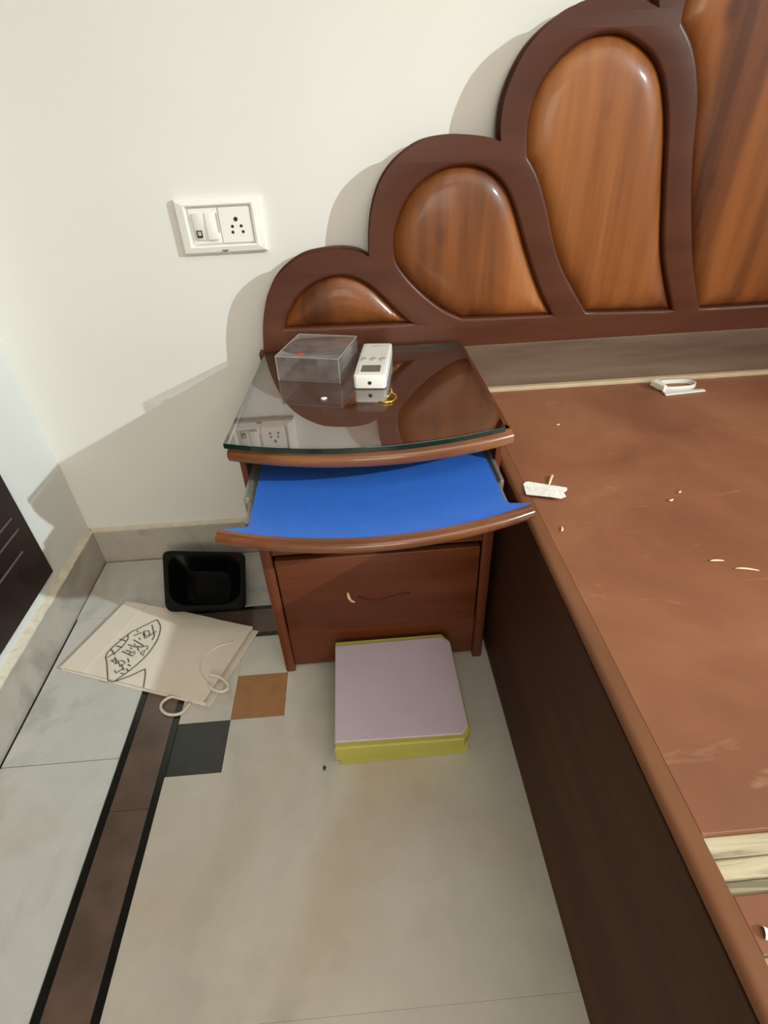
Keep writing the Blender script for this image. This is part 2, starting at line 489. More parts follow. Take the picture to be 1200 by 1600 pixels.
# painted plywood bed board with scuffs
m, nt, b = new_mat('red_brown_board_paint')
v = coords(nt)
f = noise(nt, v, 4.5, 5, 0.6, 0.5)
c = ramp(nt, f, [(0.3, srgb(120, 74, 52)), (0.5, srgb(136, 86, 60)), (0.7, srgb(148, 100, 72))])
f2 = noise(nt, coords(nt, (3, 9, 3), (0, 0, 0.5)), 3.0, 5, 0.65, 0.8)
sc = ramp(nt, f2, [(0.62, (0, 0, 0, 1)), (0.84, (1, 1, 1, 1))])
c = mixc(nt, c, srgb(205, 165, 130), mixval(nt, sc, 0.5))
nt.links.new(c, b.inputs['Base Color'])
b.inputs['Roughness'].default_value = 0.5
bump(nt, b, noise(nt, v, 90), 0.06, 0.001)
M_BOARD = m

# raw pale slat wood with grey-green blotches
m, nt, b = new_mat('raw_pale_slat_wood')
v = coords(nt, (4, 40, 12))
f = noise(nt, v, 1.6, 6, 0.7, 0.9)
c = ramp(nt, f, [(0.36, srgb(126, 116, 92)), (0.5, srgb(186, 174, 144)), (0.7, srgb(204, 194, 166))])
nt.links.new(c, b.inputs['Base Color'])
b.inputs['Roughness'].default_value = 0.8
bump(nt, b, f, 0.4, 0.002)
M_RAW = m

# printed paper: fine rows of grey text-like marks
m, nt, b = new_mat('printed_paper')
v = coords(nt, (420, 60, 1), (0, 0, 0.35))
f = noise(nt, v, 1.0, 2, 0.5)
c = ramp(nt, f, [(0.34, srgb(200, 197, 188)), (0.44, srgb(248, 246, 240))])
nt.links.new(c, b.inputs['Base Color'])
b.inputs['Roughness'].default_value = 0.75
M_PRINT = m

def clear(name, tint, f0, rough, haze=0.0):
    """clear sheet: transmits straight through, mirrors by a Schlick curve"""
    m, nt, b = new_mat(name)
    nt.nodes.remove(b)
    out = nt.nodes['Material Output']
    tr = nt.nodes.new('ShaderNodeBsdfTransparent')
    tr.inputs[0].default_value = tint
    gl = nt.nodes.new('ShaderNodeBsdfGlossy')
    gl.inputs['Roughness'].default_value = rough
    lw = nt.nodes.new('ShaderNodeLayerWeight')
    lw.inputs['Blend'].default_value = 0.5
    pw = nt.nodes.new('ShaderNodeMath'); pw.operation = 'POWER'; pw.inputs[1].default_value = 4.0
    nt.links.new(lw.outputs['Facing'], pw.inputs[0])
    ma = nt.nodes.new('ShaderNodeMath'); ma.operation = 'MULTIPLY_ADD'
    ma.inputs[1].default_value = 1 - f0; ma.inputs[2].default_value = f0
    nt.links.new(pw.outputs[0], ma.inputs[0])
    sm = noise(nt, coords(nt), 9, 4, 0.6)
    rr = ramp(nt, sm, [(0.3, (rough, rough, rough, 1)), (0.8, (rough * 2.5, rough * 2.5, rough * 2.5, 1))])
    nt.links.new(rr, gl.inputs['Roughness'])
    mx = nt.nodes.new('ShaderNodeMixShader')
    nt.links.new(ma.outputs[0], mx.inputs[0])
    nt.links.new(tr.outputs[0], mx.inputs[1])
    nt.links.new(gl.outputs[0], mx.inputs[2])
    if haze:
        df = nt.nodes.new('ShaderNodeBsdfDiffuse')
        df.inputs[0].default_value = (0.8, 0.79, 0.78, 1)
        hz = noise(nt, coords(nt, (20, 70, 20)), 1.0, 4, 0.6, 1.0)
        hf = ramp(nt, hz, [(0.35, (haze * 0.3,) * 3 + (1,)), (0.75, (haze,) * 3 + (1,))])
        m2 = nt.nodes.new('ShaderNodeMixShader')
        nt.links.new(hf, m2.inputs[0])
        nt.links.new(mx.outputs[0], m2.inputs[1])
        nt.links.new(df.outputs[0], m2.inputs[2])
        mx = m2
    nt.links.new(mx.outputs[0], out.inputs['Surface'])
    return m

M_GLASS = clear('clear_table_glass', (0.96, 0.98, 0.97, 1), 0.27, 0.012)
M_GLASSLOW = clear('clear_glass_underside', (0.97, 0.99, 0.98, 1), 0.01, 0.05)
M_GLASSEDGE = plain('green_glass_edge', srgb(22, 42, 36), 0.12, var=0.15, scale=10)
M_ACRYL = clear('clear_acrylic', (0.97, 0.97, 0.97, 1), 0.06, 0.05, 0.09)
M_ACRYLEDGE = plain('acrylic_edge', srgb(165, 158, 152), 0.2, var=0.05)

# ---------------------------------------------------------------- room shell
RX, RY, RZ = 3.6, -3.6, 2.75
YW, XW = 0.012, -0.011
def struct(name, bm, mat, label, parent=None):
    o = obj(name, bm, mat, parent)
    return tag(o, label, None, None, 'structure')

floor = struct('floor', bbox(None, XW - 0.1, RX + 0.1, RY - 0.1, YW + 0.1, -0.08, -0.006), M_GROUT, 'white marble floor with a dark stone border strip')
struct('wall_back', bbox(None, XW - 0.1, RX + 0.1, YW, YW + 0.1, -0.08, RZ), M_WALL, 'cream painted wall behind the headboard')
struct('wall_left', bbox(None, XW - 0.1, XW, RY - 0.1, YW, -0.08, RZ), M_WALL_L, 'white painted wall at the left with a dark panel')
struct('wall_right', bbox(None, RX, RX + 0.1, RY - 0.1, YW, -0.08, RZ), M_WALL_L, 'white painted wall beyond the bed, out of view')
struct('wall_front', bbox(None, XW, RX, RY - 0.1, RY, -0.08, RZ), M_WALL_L, 'white painted wall behind the viewer')
struct('ceiling', bbox(None, XW - 0.1, RX + 0.1, RY - 0.1, YW + 0.1, RZ, RZ + 0.1), M_CEIL, 'white painted ceiling')

# skirting with a rough cream plaster lip on top
struct('baseboard_back', bbox(None, 0.0, RX, 0.0, YW + 0.003, -0.004, 0.1, 0.0015), M_SKIRT, 'grey marble skirting along the back wall')
struct('baseboard_left', bbox(None, XW - 0.003, 0.0, RY, YW, -0.004, 0.1, 0.0015), M_SKIRT, 'grey marble skirting along the left wall')
def lip(n, along, k0, a0, a1):
    t = bmesh.new()
    rings = []
    k = int(abs(a1 - a0) / 0.012) + 1
    for i in range(k + 1):
        a = a0 + (a1 - a0) * i / k
        j = lambda s: random.uniform(-s, s)
        prof = [(0.002 * k0 + j(0.0012) * k0, 0.0985), (0.001 + j(0.0012) * k0, 0.1010 + j(0.0008)), (-0.004, 0.101 + 0.004 * k0 + j(0.0015) * k0), (-0.0105, 0.103 + 0.008 * k0 + j(0.0025) * k0), (-0.014, 0.103 + 0.008 * k0), (-0.014, 0.0985)]
        rings.append([t.verts.new((a, -o, z) if along == 'x' else (o, a, z)) for o, z in prof])
    for r0, r1 in zip(rings, rings[1:]):
        for q in range(6):
            t.faces.new((r0[q], r0[(q + 1) % 6], r1[(q + 1) % 6], r1[q]))
    t.faces.new(rings[0]); t.faces.new(rings[-1])
    return struct(n, t, M_PLASTER, 'rough cream plaster lip on the skirting')
lip('trim_1', 'x', 0.3, -0.004, 1.0)
lip('trim_2', 'y', 0.9, 0.004, -1.6)

# floor pieces
def slab(name, x0, x1, y0, y1, mat, z=0.0, gap=0.0004):
    return obj(name, bbox(None, x0 + gap, x1 - gap, y0 + gap, y1 - gap, -0.0058, z, 0.0003, 1), mat, floor)
XS = (0.2195, 0.2325, 0.2995, 0.3120)      # outer black, brown, inner black
YS = (-0.205, -0.2165, -0.287, -0.300)
slab('marble_slab', 0.0050, XS[0], -0.564, YS[0], M_MARBLE_B, gap=0.0009)
slab('marble_slab', 0.0050, XS[0], -1.26, -0.564, M_MARBLE_B, gap=0.0009)
slab('marble_slab', 0.0050, XS[0], -2.1, -1.26, M_MARBLE_B, gap=0.0009)
slab('marble_slab', 0.0050, XS[0], RY, -2.1, M_MARBLE_B, gap=0.0009)
slab('marble_slab', 0.0028, 0.90, YS[0], -0.0042, M_MARBLE_B)
slab('marble_slab', 0.90, RX, YS[0], -0.0042, M_MARBLE_B)
slab('black_strip', XS[0], XS[1], RY, YS[0], M_BLACKST)
slab('black_strip', XS[2], XS[3], RY, YS[3], M_BLACKST)
for y0, y1 in ((-0.66, YS[2]), (-1.32, -0.66), (-2.2, -1.32), (RY, -2.2)):
    slab('brown_strip', XS[1], XS[2], y0, y1 if y1 != YS[2] else YS[1], M_STRIPE)
slab('black_strip', XS[1], RX, YS[1], YS[0], M_BLACKST)
slab('black_strip', XS[2], RX, YS[3], YS[2], M_BLACKST)
slab('brown_strip', XS[2], RX, YS[2], YS[1], M_STRIPE)
TX = (XS[3], 0.412, 0.515); TY = (YS[3], -0.4032, -0.5045, -0.608)
slab('marble_tile', TX[0], TX[1], TY[2], TY[0], M_MARBLE, gap=0.0001)
slab('black_tile', TX[0], TX[1], TY[3], TY[2], M_GREENST)
slab('ochre_tile', TX[1], TX[2], TY[2], TY[1], M_OCHRE)
slab('marble_slab', TX[1], TX[2], TY[1], TY[0], M_MARBLE, gap=0.0)
slab('marble_slab', TX[2], RX, TY[2], TY[0], M_MARBLE, gap=0.0)
slab('marble_slab', TX[1], RX, TY[3], TY[2], M_MARBLE, gap=0.0)
slab('marble_slab', TX[0], RX, -0.9452, TY[3], M_MARBLE, gap=0.0)
slab('marble_slab', TX[0], RX, -1.62, -0.9454, M_MARBLE, gap=0.0)
slab('marble_slab', TX[0], RX, -2.6, -1.62, M_MARBLE, gap=0.0004)
slab('marble_slab', TX[0], RX, RY, -2.6, M_MARBLE, gap=0.0004)

# dark panel on the left wall
dp = thing('dark_wood_panel', 'dark brown wooden panel with short pale ridges on the left wall', 'panel', (XW, -0.6, 0.14))
obj('board', bbox(None, XW + 0.0004, XW + 0.006, -1.30, -0.184, 0.137, 2.0, 0.001), M_DOOR, dp)
for (ya, za), (yb, zb_) in SLOTS:
    obj('ridge', bbox(None, XW + 0.0055, XW + 0.0085, -0.52, ya, za - 0.002, za + 0.002, 0.001), M_STEEL if False else plain('worn_ridge', srgb(92, 78, 76), 0.4, var=0.2, scale=40), dp)

# ---------------------------------------------------------------- bed with scalloped headboard
XC = 1.75
ZB = 0.445
bed = thing('bed', 'dark wooden bed with a scalloped panelled headboard and bare red-brown board top', 'bed', (XC, -1.0, 0))
YF = -0.05                                   # front face of the headboard frame
outer = []
for l in LOBES[:3]:
    outer += spline(l, 5)[:-1]
l4 = list(LOBES[3]) + [(1.205, 1.13), (1.232, 1.19), (1.275, 1.25), (1.335, 1.30), (1.41, 1.335), (1.50, 1.35), (1.58, 1.345), (1.65, 1.32), (1.71, 1.28), (XC, 1.235)]
outer += spline(l4, 5)
left = [p for p in outer if p[0] < XC - 1e-4]
full = [(left[0][0], 0.455)] + left + [(XC, 1.235)] + [(2 * XC - x, z) for x, z in reversed(left)] + [(2 * XC - left[0][0], 0.455)]
# lower limit of frame: rail bottom at z = .5416 between the nightstands
full = [(left[0][0], 0.5425)] + left[1:] + [(XC, 1.235)] + [(2 * XC - x, z) for x, z in reversed(left[1:])] + [(2 * XC - left[0][0], 0.5425)]
p4 = [(XC - 0.03, P4[0][1])] + list(P4) + [(1.248, 1.11), (1.272, 1.165), (1.31, 1.215), (1.365, 1.258), (1.43, 1.288), (1.50, 1.298), (1.57, 1.292), (1.63, 1.268), (1.685, 1.22), (1.712, 1.16), (XC - 0.03, 1.05)]
holes = [spline(P1, 5, True, (0, 1)), spline(P2, 5, True, (0, 1)), spline(P3, 5, True, (0, 1, 7)), spline(p4, 5, True, (0, 1, 9))]
holes += [[(2 * XC - x, z) for x, z in reversed(h)] for h in holes]
fbm = curve_fill([full] + holes, 0.0135, 0.0065, 3)
fbm.transform(Matrix.Translation((0, YF + 0.020, 0)))
head = obj('headboard', fbm, M_FRAME, bed, 'auto')
tag(head, 'dark scalloped headboard frame')

def seg_dist(p, poly):
    best = 1e9
    n = len(poly)
    for i in range(n):
        ax, ay = poly[i]; bx, by = poly[(i + 1) % n]
        dx, dy = bx - ax, by - ay
        L = dx * dx + dy * dy
        t = 0 if L == 0 else max(0, min(1, ((p[0] - ax) * dx + (p[1] - ay) * dy) / L))
        qx, qy = ax + t * dx - p[0], ay + t * dy - p[1]
        best = min(best, qx * qx + qy * qy)
    return math.sqrt(best)

def inside(p, poly):
    c = False
    n = len(poly)
    j = n - 1
    for i in range(n):
        if (poly[i][1] > p[1]) != (poly[j][1] > p[1]) and p[0] < (poly[j][0] - poly[i][0]) * (p[1] - poly[i][1]) / (poly[j][1] - poly[i][1]) + poly[i][0]:
            c = not c
        j = i
    return c

def padded(poly, ymid, step=0.006, w=0.040, h=0.020, crown=0.010):
    """cushion-shaped raised wooden panel filling an opening: grid + distance to the rim"""
    dense = []
    for k in range(len(poly)):
        a, b_ = Vector(poly[k]), Vector(poly[(k + 1) % len(poly)])
        m_ = max(1, round((b_ - a).length / 0.005))
        dense += [tuple(a.lerp(b_, q / m_)) for q in range(m_)]
    poly = [p for k, p in enumerate(dense) if (Vector(p) - Vector(dense[k - 1])).length > 0.0015]
    x0 = min(p[0] for p in poly); x1 = max(p[0] for p in poly)
    z0 = min(p[1] for p in poly); z1 = max(p[1] for p in poly)
    pts = [Vector(p) for p in poly]
    n = len(pts)
    edges = [(i, (i + 1) % n) for i in range(n)]
    dist = [0.0] * n
    for off in (0.0015, 0.004, 0.008, 0.013, 0.019):       # rings that follow the rim keep the rolled edge clean
        for k in range(n):
            a = Vector(poly[k - 1]); b_ = Vector(poly[(k + 1) % n])
            d = b_ - a
            if d.length < 1e-9:
                continue
            d.normalize()
            for sg in (1, -1):
                q = (poly[k][0] - d.y * off * sg, poly[k][1] + d.x * off * sg)
                if inside(q, poly):
                    dq = seg_dist(q, poly)
                    if dq > off * 0.85:
                        pts.append(Vector(q))
                        dist.append(dq)
    i = 0
    z = z0
    while z < z1:
        x = x0 + (step / 2 if i % 2 else 0)
        while x < x1:
            if inside((x, z), poly):
                dd = seg_dist((x, z), poly)
                if dd > 0.021:
                    pts.append(Vector((x + random.uniform(-1e-4, 1e-4), z)))
                    dist.append(dd)
            x += step
        z += step
        i += 1
    vs, es, fs, ov, oe, of = delaunay_2d_cdt(pts, edges, [], 1, 1e-6)
    t = bmesh.new()
    hmax = max(dist)
    V = []
    for k, vv in enumerate(vs):
        dd = dist[ov[k][0]] if ov[k] else 0.0
        q = min(dd / w, 1.0)
        prof = math.sqrt(max(0.0, 1 - (1 - q) ** 2.2))
        hh = h * prof + crown * (1 - math.exp(-dd / 0.05))
        V.append(t.verts.new((vv.x, ymid - hh, vv.y)))
    for fc in fs:
        try:
            t.faces.new([V[k] for k in fc])
        except ValueError:
            pass
    return t

for hp in holes:
    cx = sum(p[0] for p in hp) / len(hp); cz = sum(p[1] for p in hp) / len(hp)
    n = len(hp)
    ins = []
    for k in range(n):                     # small inset so a dark groove shows around the panel
        a = Vector(hp[k - 1]); b_ = Vector(hp[(k + 1) % n])
        d = (b_ - a)
        if d.length < 1e-9:
            d = Vector((1, 0))
        d.normalize()
        nrm = Vector((-d.y, d.x))
        pt = Vector(hp[k]) + nrm * 0.004
        if not inside((pt.x, pt.y), hp):
            pt = Vector(hp[k]) - nrm * 0.004
        ins.append((pt.x, pt.y))
    p = obj('panel', padded(ins, YF + 0.022), M_PANEL, head, True)
    p['label'] = 'honey brown domed wooden panel'
obj('lower_board', bbox(None, 0.925, 2 * XC - 0.925, -0.0515, -0.028, 0.40, 0.5425, 0.002), M_LOWER, head)
obj('post', bbox(None, 0.53, 0.60, -0.030, -0.008, 0.0, 0.56, 0.002), M_FRAME, head)
obj('post', bbox(None, 2 * XC - 0.60, 2 * XC - 0.53, -0.030, -0.008, 0.0, 0.56, 0.002), M_FRAME, head)
obj('bead', bbox(None, 0.960, 2 * XC - 0.960, -0.066, -0.0520, ZB - 0.004, ZB + 0.007, 0.002), M_BEAD, bed)

BX = 0.9368; BE = 0.9546                      # side panel face, inner edge of nosing
bx2 = 2 * XC - BX
YB0, YB1 = -0.0665, -2.02
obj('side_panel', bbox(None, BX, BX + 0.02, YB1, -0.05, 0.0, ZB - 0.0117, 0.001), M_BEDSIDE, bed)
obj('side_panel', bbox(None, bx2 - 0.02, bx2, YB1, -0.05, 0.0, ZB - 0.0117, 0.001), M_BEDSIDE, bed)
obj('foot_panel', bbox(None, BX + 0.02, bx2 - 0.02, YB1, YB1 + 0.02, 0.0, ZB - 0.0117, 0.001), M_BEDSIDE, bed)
def nose_prof(x, s):
    pr = []
    for k in range(9):
        a = math.radians(90 + 180 * k / 8) if s < 0 else math.radians(90 - 180 * k / 8)
        pr.append((x + 0.0085 * math.cos(a), ZB - 0.0055 + 0.0065 * math.sin(a)))
    return pr
for s, xx in ((-1, BX + 0.0085), (1, bx2 - 0.0085)):
    pr = nose_prof(xx, s)
    pr += [(xx + 0.0115 * -s, ZB - 0.012), (xx + 0.0115 * -s, ZB + 0.001)]
    t = prism(None, pr, YB1 - 0.01, YB0 + 0.005, 'xy') if False else None
    t = bmesh.new()
    r0 = [t.verts.new((x, YB0 + 0.004, z)) for x, z in pr]
    r1 = [t.verts.new((x, YB1 - 0.01, z)) for x, z in pr]
    for k in range(len(pr)):
        t.faces.new((r0[k], r0[(k + 1) % len(pr)], r1[(k + 1) % len(pr)], r1[k]))
    t.faces.new(r0); t.faces.new(r1)
    obj('edge_trim', t, M_BEDNOSE, bed, 'auto')
xi0, xi1 = BE + 0.003, 2 * XC - BE - 0.003
for y0, y1 in ((-0.941, YB0), (-1.020, -0.984), (-1.62, -1.062), (YB1, -1.66)):
    obj('top_board', bbox(None, xi0, xi1, y0, y1, ZB - 0.014, ZB, 0.0008), M_BOARD, bed)
for y0, y1, z in ((-0.958, -0.941, ZB - 0.006), (-0.973, -0.9585, ZB - 0.003), (-0.9845, -0.9735, ZB - 0.005), (-1.041, -1.020, ZB - 0.004), (-1.062, -1.0415, ZB - 0.006)):
    obj('slat', bbox(None, xi0, xi1, y0, y1, ZB - 0.04, z, 0.0015), M_RAW, bed)

# ---------------------------------------------------------------- nightstand
ns = thing('nightstand', 'red-brown wooden nightstand with a pulled-out blue writing tray', 'nightstand', (0.715, -0.23, 0))
GZ = 0.556                                   # upper face of the glass
TZ = GZ - 0.009                              # top of the wood
XL, XR = 0.512, 0.923
def bow(x0, y0, x1, y1, sag, n=16):
    out = []
    for k in range(n + 1):
        t = k / n
        out.append((x0 + (x1 - x0) * t, y0 + (y1 - y0) * t - sag * (1 - (2 * t - 1) ** 2)))
    return out
front_top = bow(XL - 0.004, -0.412, XR + 0.003, -0.418, 0.040)
def nosing_profile(zt, h, out, back=0.012):
    pr = [(-back, zt)]
    pr += [(0.0, zt), (out * 0.35, zt - 0.001), (out * 0.40, zt - h * 0.16)]
    for k in range(7):
        a = math.radians(80 - 160 * k / 6)
        pr.append((out * 0.4 + out * 0.6 * math.cos(a), zt - h * 0.55 + h * 0.38 * math.sin(a)))
    pr += [(out * 0.2, zt - h), (-back, zt - h)]
    return pr
top = obj('top_board', prism(None, front_top + [(XR, -0.058), (XL + 0.004, -0.056)], TZ - 0.02, TZ, 'xy', 0.001), M_NIGHT, ns, 'auto')
obj('nosing', sweep(None, front_top, nosing_profile(TZ, 0.026, 0.011)), M_NOSE, top, 'auto')
obj('side_panel', bbox(None, XL, XL + 0.009, -0.392, -0.058, 0.0, TZ - 0.02, 0.001), M_NIGHTV, ns)
obj('side_panel', bbox(None, XR - 0.009, XR, -0.392, -0.058, 0.0, TZ - 0.02, 0.001), M_NIGHTV, ns)
obj('back_panel', bbox(None, XL + 0.009, XR - 0.009, -0.068, -0.060, 0.0, TZ - 0.02), M_NIGHTV, ns)
obj('shelf', bbox(None, XL + 0.009, XR - 0.009, -0.385, -0.068, 0.425, 0.437), M_NIGHT, ns)
for a, b_ in ((XL, XL + 0.020), (XR - 0.020, XR)):
    obj('stile', bbox(None, a, b_, -0.404, -0.392, 0.0, 0.44, 0.004, 3), M_NIGHTV, ns, 'auto')
obj('rail', bbox(None, XL + 0.020, XR - 0.020, -0.398, -0.386, 0.315, 0.437, 0.001), M_NIGHT, ns)
dr = obj('drawer_front', bbox(None, XL + 0.022, XR - 0.022, -0.402, -0.386, 0.120, 0.305, 0.0025, 3), M_NIGHT, ns, 'auto')
sc0 = [(x, -0.4035, z) for x, z in spline(SCAR[0], 4)]
obj('chip', tube(None, sc0, [0.0012, 0.002, 0.003, 0.003, 0.003, 0.003, 0.0022, 0.0018, 0.001], 6), M_CHIP, dr, True)
sc1 = [(x, -0.4025, z) for x, z in spline(SCAR[1], 4)]
obj('handle_scar', tube(None, sc1, 0.0022, 6), M_FRAME, dr, True)
obj('plinth', bbox(None, XL + 0.020, XR - 0.020, -0.396, -0.386, 0.012, 0.116, 0.001), M_NIGHT, ns)

# pull-out writing tray
TY0 = -0.522
TZT = 0.4755
fr = bow(0.4955, -0.523, 0.9365, -0.517, 0.044, 20)
inL, inR = 0.5365, 0.9035
poly = fr + [(0.9365, -0.511), (0.909, -0.508), (inR, -0.500), (inR - 0.004, -0.175), (inL, -0.175), (inL, -0.518), (0.533, -0.520), (0.4955, -0.521)]
tray = obj('writing_tray', prism(None, poly, TZT - 0.014, TZT, 'xy', 0.0006, 1), M_BLUE, ns, 'auto')
tag(tray, 'bright blue laminate pull-out tray')
obj('tray_nosing', sweep(None, fr, nosing_profile(TZT + 0.0008, 0.022, 0.011, 0.0015)), M_NOSE, tray, 'auto')
for xa, xb, s in ((XL + 0.009, inL, -1), (inR, XR - 0.009, 1)):
    xm0, xm1 = (xa, xa + 0.0085) if s < 0 else (xb - 0.006, xb)
    q = bmesh.new()
    bbox(q, xm0, xm1, -0.452, -0.10, TZT - 0.026, TZT + 0.002, 0.0012)
    obj('outer_slide', q, M_STEEL, ns, 'auto')
    xm0, xm1 = (xm1, xb) if s < 0 else (xa, xm0)
    obj('inner_slide', bbox(None, xm0, xm1, -0.508, -0.20, TZT - 0.020, TZT - 0.003, 0.001), M_STEEL, tray, 'auto')

# sheet of glass lying on the nightstand
gf = bow(0.503, -0.424, 0.914, -0.430, 0.036, 20)
gp = gf + [(0.913, -0.061), (0.523, -0.058)]
gbm = prism(None, gp, TZ + 0.0004, GZ, 'xy', 0.0008, 1)
for f_ in gbm.faces:
    f_.material_index = 0 if f_.normal.z > 0.9 else (2 if f_.normal.z < -0.9 else 1)
gs = obj('glass_sheet', gbm, [M_GLASS, M_GLASSEDGE, M_GLASSLOW], None, False, (0.71, -0.24, TZ))
tag(gs, 'clear glass sheet with a green edge lying on the nightstand top', 'glass sheet')

# ---------------------------------------------------------------- things on the glass
def frame2(o, ax, ay):
    """map local (u, v, w) to world with origin o and plan axes ax, ay"""
    ax = Vector(ax).normalized(); ay = Vector((-ax.y, ax.x))
    return lambda u, v, w: Vector((o[0] + ax.x * u + ay.x * v, o[1] + ax.y * u + ay.y * v, o[2] + w))

def place(bm, o, ang):
    bm.transform(Matrix.Translation(o) @ Matrix.Rotation(ang, 4, 'Z'))
    return bm

# clear acrylic box lid, open downwards
AB = thing('acrylic_box', 'small clear plastic box standing on the glass beside the white device', 'box', (0.636, -0.163, GZ))
aa = math.radians(-17)
W, Dp, H, T = 0.114, 0.118, 0.044, 0.0022
def ab(x0, x1, y0, y1, z0, z1, bev=0.0008):
    return place(bbox(None, x0, x1, y0, y1, z0, z1, bev, 2), (0.636, -0.163, GZ + 0.0004), aa)
obj('lid', ab(-W/2, W/2, -Dp/2, Dp/2, H - T, H), M_ACRYL, AB, 'auto')
obj('side', ab(-W/2, W/2, -Dp/2, -Dp/2 + T, 0, H - T), M_ACRYL, AB, 'auto')
obj('side', ab(-W/2, W/2, Dp/2 - T, Dp/2, 0, H - T), M_ACRYL, AB, 'auto')
obj('side', ab(-W/2, -W/2 + T, -Dp/2 + T, Dp/2 - T, 0, H - T), M_ACRYL, AB, 'auto')
obj('side', ab(W/2 - T, W/2, -Dp/2 + T, Dp/2 - T, 0, H - T), M_ACRYL, AB, 'auto')
for sx in (-1, 1):
    obj('corner_edge', ab(sx * W/2 - 0.0006, sx * W/2 + 0.0006, -Dp/2 - 0.0006, -Dp/2 + 0.0006, 0, H, 0.0001), M_ACRYLEDGE, AB)
    obj('rim', ab(sx * W/2 - 0.0006, sx * W/2 + 0.0006, -Dp/2, Dp/2, H - 0.0008, H + 0.0003, 0.0001), M_ACRYLEDGE, AB)
for sy in (-1, 1):
    obj('rim', ab(-W/2, W/2, sy * Dp/2 - 0.0006, sy * Dp/2 + 0.0006, H - 0.0008, H + 0.0003, 0.0001), M_ACRYLEDGE, AB)
obj('red_mark', ab(-0.022, -0.010, -Dp/2 + 0.010, -Dp/2 + 0.019, H + 0.0002, H + 0.0008, 0), M_LABELRED, AB)

# white handheld device
DV = thing('handheld_device', 'white handheld plastic device with a small grey display on the glass', 'device', (0.735, -0.188, GZ))
da = math.radians(-8.5)
DL, DW, DH = 0.158, 0.055, 0.024
def dv(bm):
    return place(bm, (0.7352, -0.188, GZ + 0.0004), da)
obj('body', dv(prism(None, rounded_rect(-DW/2, DW/2, -DL/2, DL/2, 0.006, 4), 0, DH, 'xy', 0.003, 3)), M_WHITEPL, DV, 'auto')
obj('faceplate', dv(prism(None, rounded_rect(-DW/2 + 0.005, DW/2 - 0.005, -DL/2 + 0.006, DL/2 - 0.006, 0.004, 4), DH - 0.001, DH + 0.0006, 'xy', 0.0004, 1)), M_WHITEKEY, DV, 'auto')
obj('display', dv(prism(None, rounded_rect(-0.0165, 0.0165, -DL/2 + 0.014, -DL/2 + 0.044, 0.001, 2), DH, DH + 0.0012, 'xy')), M_SCREEN, DV)
obj('display_bezel', dv(prism(None, rounded_rect(-0.0205, 0.0205, -DL/2 + 0.010, -DL/2 + 0.050, 0.002, 3), DH - 0.001, DH + 0.0009, 'xy', 0.0003, 1)), M_WHITEPL, DV)
for k in (-1, 0, 1):
    ring = [(k * 0.0165 + 0.006 * math.cos(a * math.pi / 8), -0.006 + 0.008 * math.sin(a * math.pi / 8)) for a in range(16)]
    obj('button', dv(prism(None, ring, DH, DH + 0.0018, 'xy', 0.0008, 2)), M_GREYMARK, DV, 'auto')
obj('print_bar', dv(prism(None, [(-0.010, 0.058), (0.010, 0.058), (0.010, 0.062), (-0.010, 0.062)], DH + 0.0004, DH + 0.0009, 'xy')), M_GREYMARK, DV)
ring = [(0.0032 * math.cos(a * math.pi / 8), 0.011 + 0.0032 * math.sin(a * math.pi / 8)) for a in range(16)]
obj('socket', dv(prism(None, ring, -DL/2 - 0.0005, -DL/2 + 0.004, 'xz')), M_HOLE, DV)
obj('parting_line', dv(bbox(None, -DW/2 - 0.0002, DW/2 + 0.0002, -DL/2 + 0.006, DL/2 - 0.006, 0.0115, 0.0122)), M_GREYMARK, DV)

# bent brass hook and a white crumb
hk = [(x, y, GZ + 0.0021) for x, y in spline(HOOK[:5], 4)]
hk2 = spline([(HOOK[4][0], HOOK[4][1], GZ + 0.0021), (HOOK[5][0], HOOK[5][1], GZ + 0.003), (HOOK[6][0], HOOK[6][1], GZ + 0.004), (HOOK[7][0], HOOK[7][1], GZ + 0.0025)], 4)
q = tube(None, hk + hk2[1:], 0.0016, 6)
q = tube(q, [(HOOK[5][0], HOOK[5][1], GZ + 0.0028), (HOOK[5][0] + 0.0005, HOOK[5][1] + 0.006, GZ + 0.006), (HOOK[5][0] + 0.0005, HOOK[5][1] + 0.010, GZ + 0.008)], [0.0014, 0.0012, 0.0006], 6)
tag(obj('brass_hook', q, M_GOLD, None, True, (0.752, -0.312, GZ)), 'tiny bent yellow brass hook lying on the glass', 'hook')
q = bmesh.new()
bmesh.ops.create_icosphere(q, subdivisions=2, radius=1.0)
for v in q.verts:
    k = 1 + random.uniform(-0.12, 0.12)
    v.co = Vector((PILL[0][0] + v.co.x * 0.0055 * k, PILL[0][1] + v.co.y * 0.0048 * k, GZ + 0.0016 + v.co.z * 0.0014 * k))
tag(obj('white_crumb', q, M_PAPERW, None, True, (PILL[0][0], PILL[0][1], GZ)), 'round white crumb lying on the glass before the clear box', 'crumb')

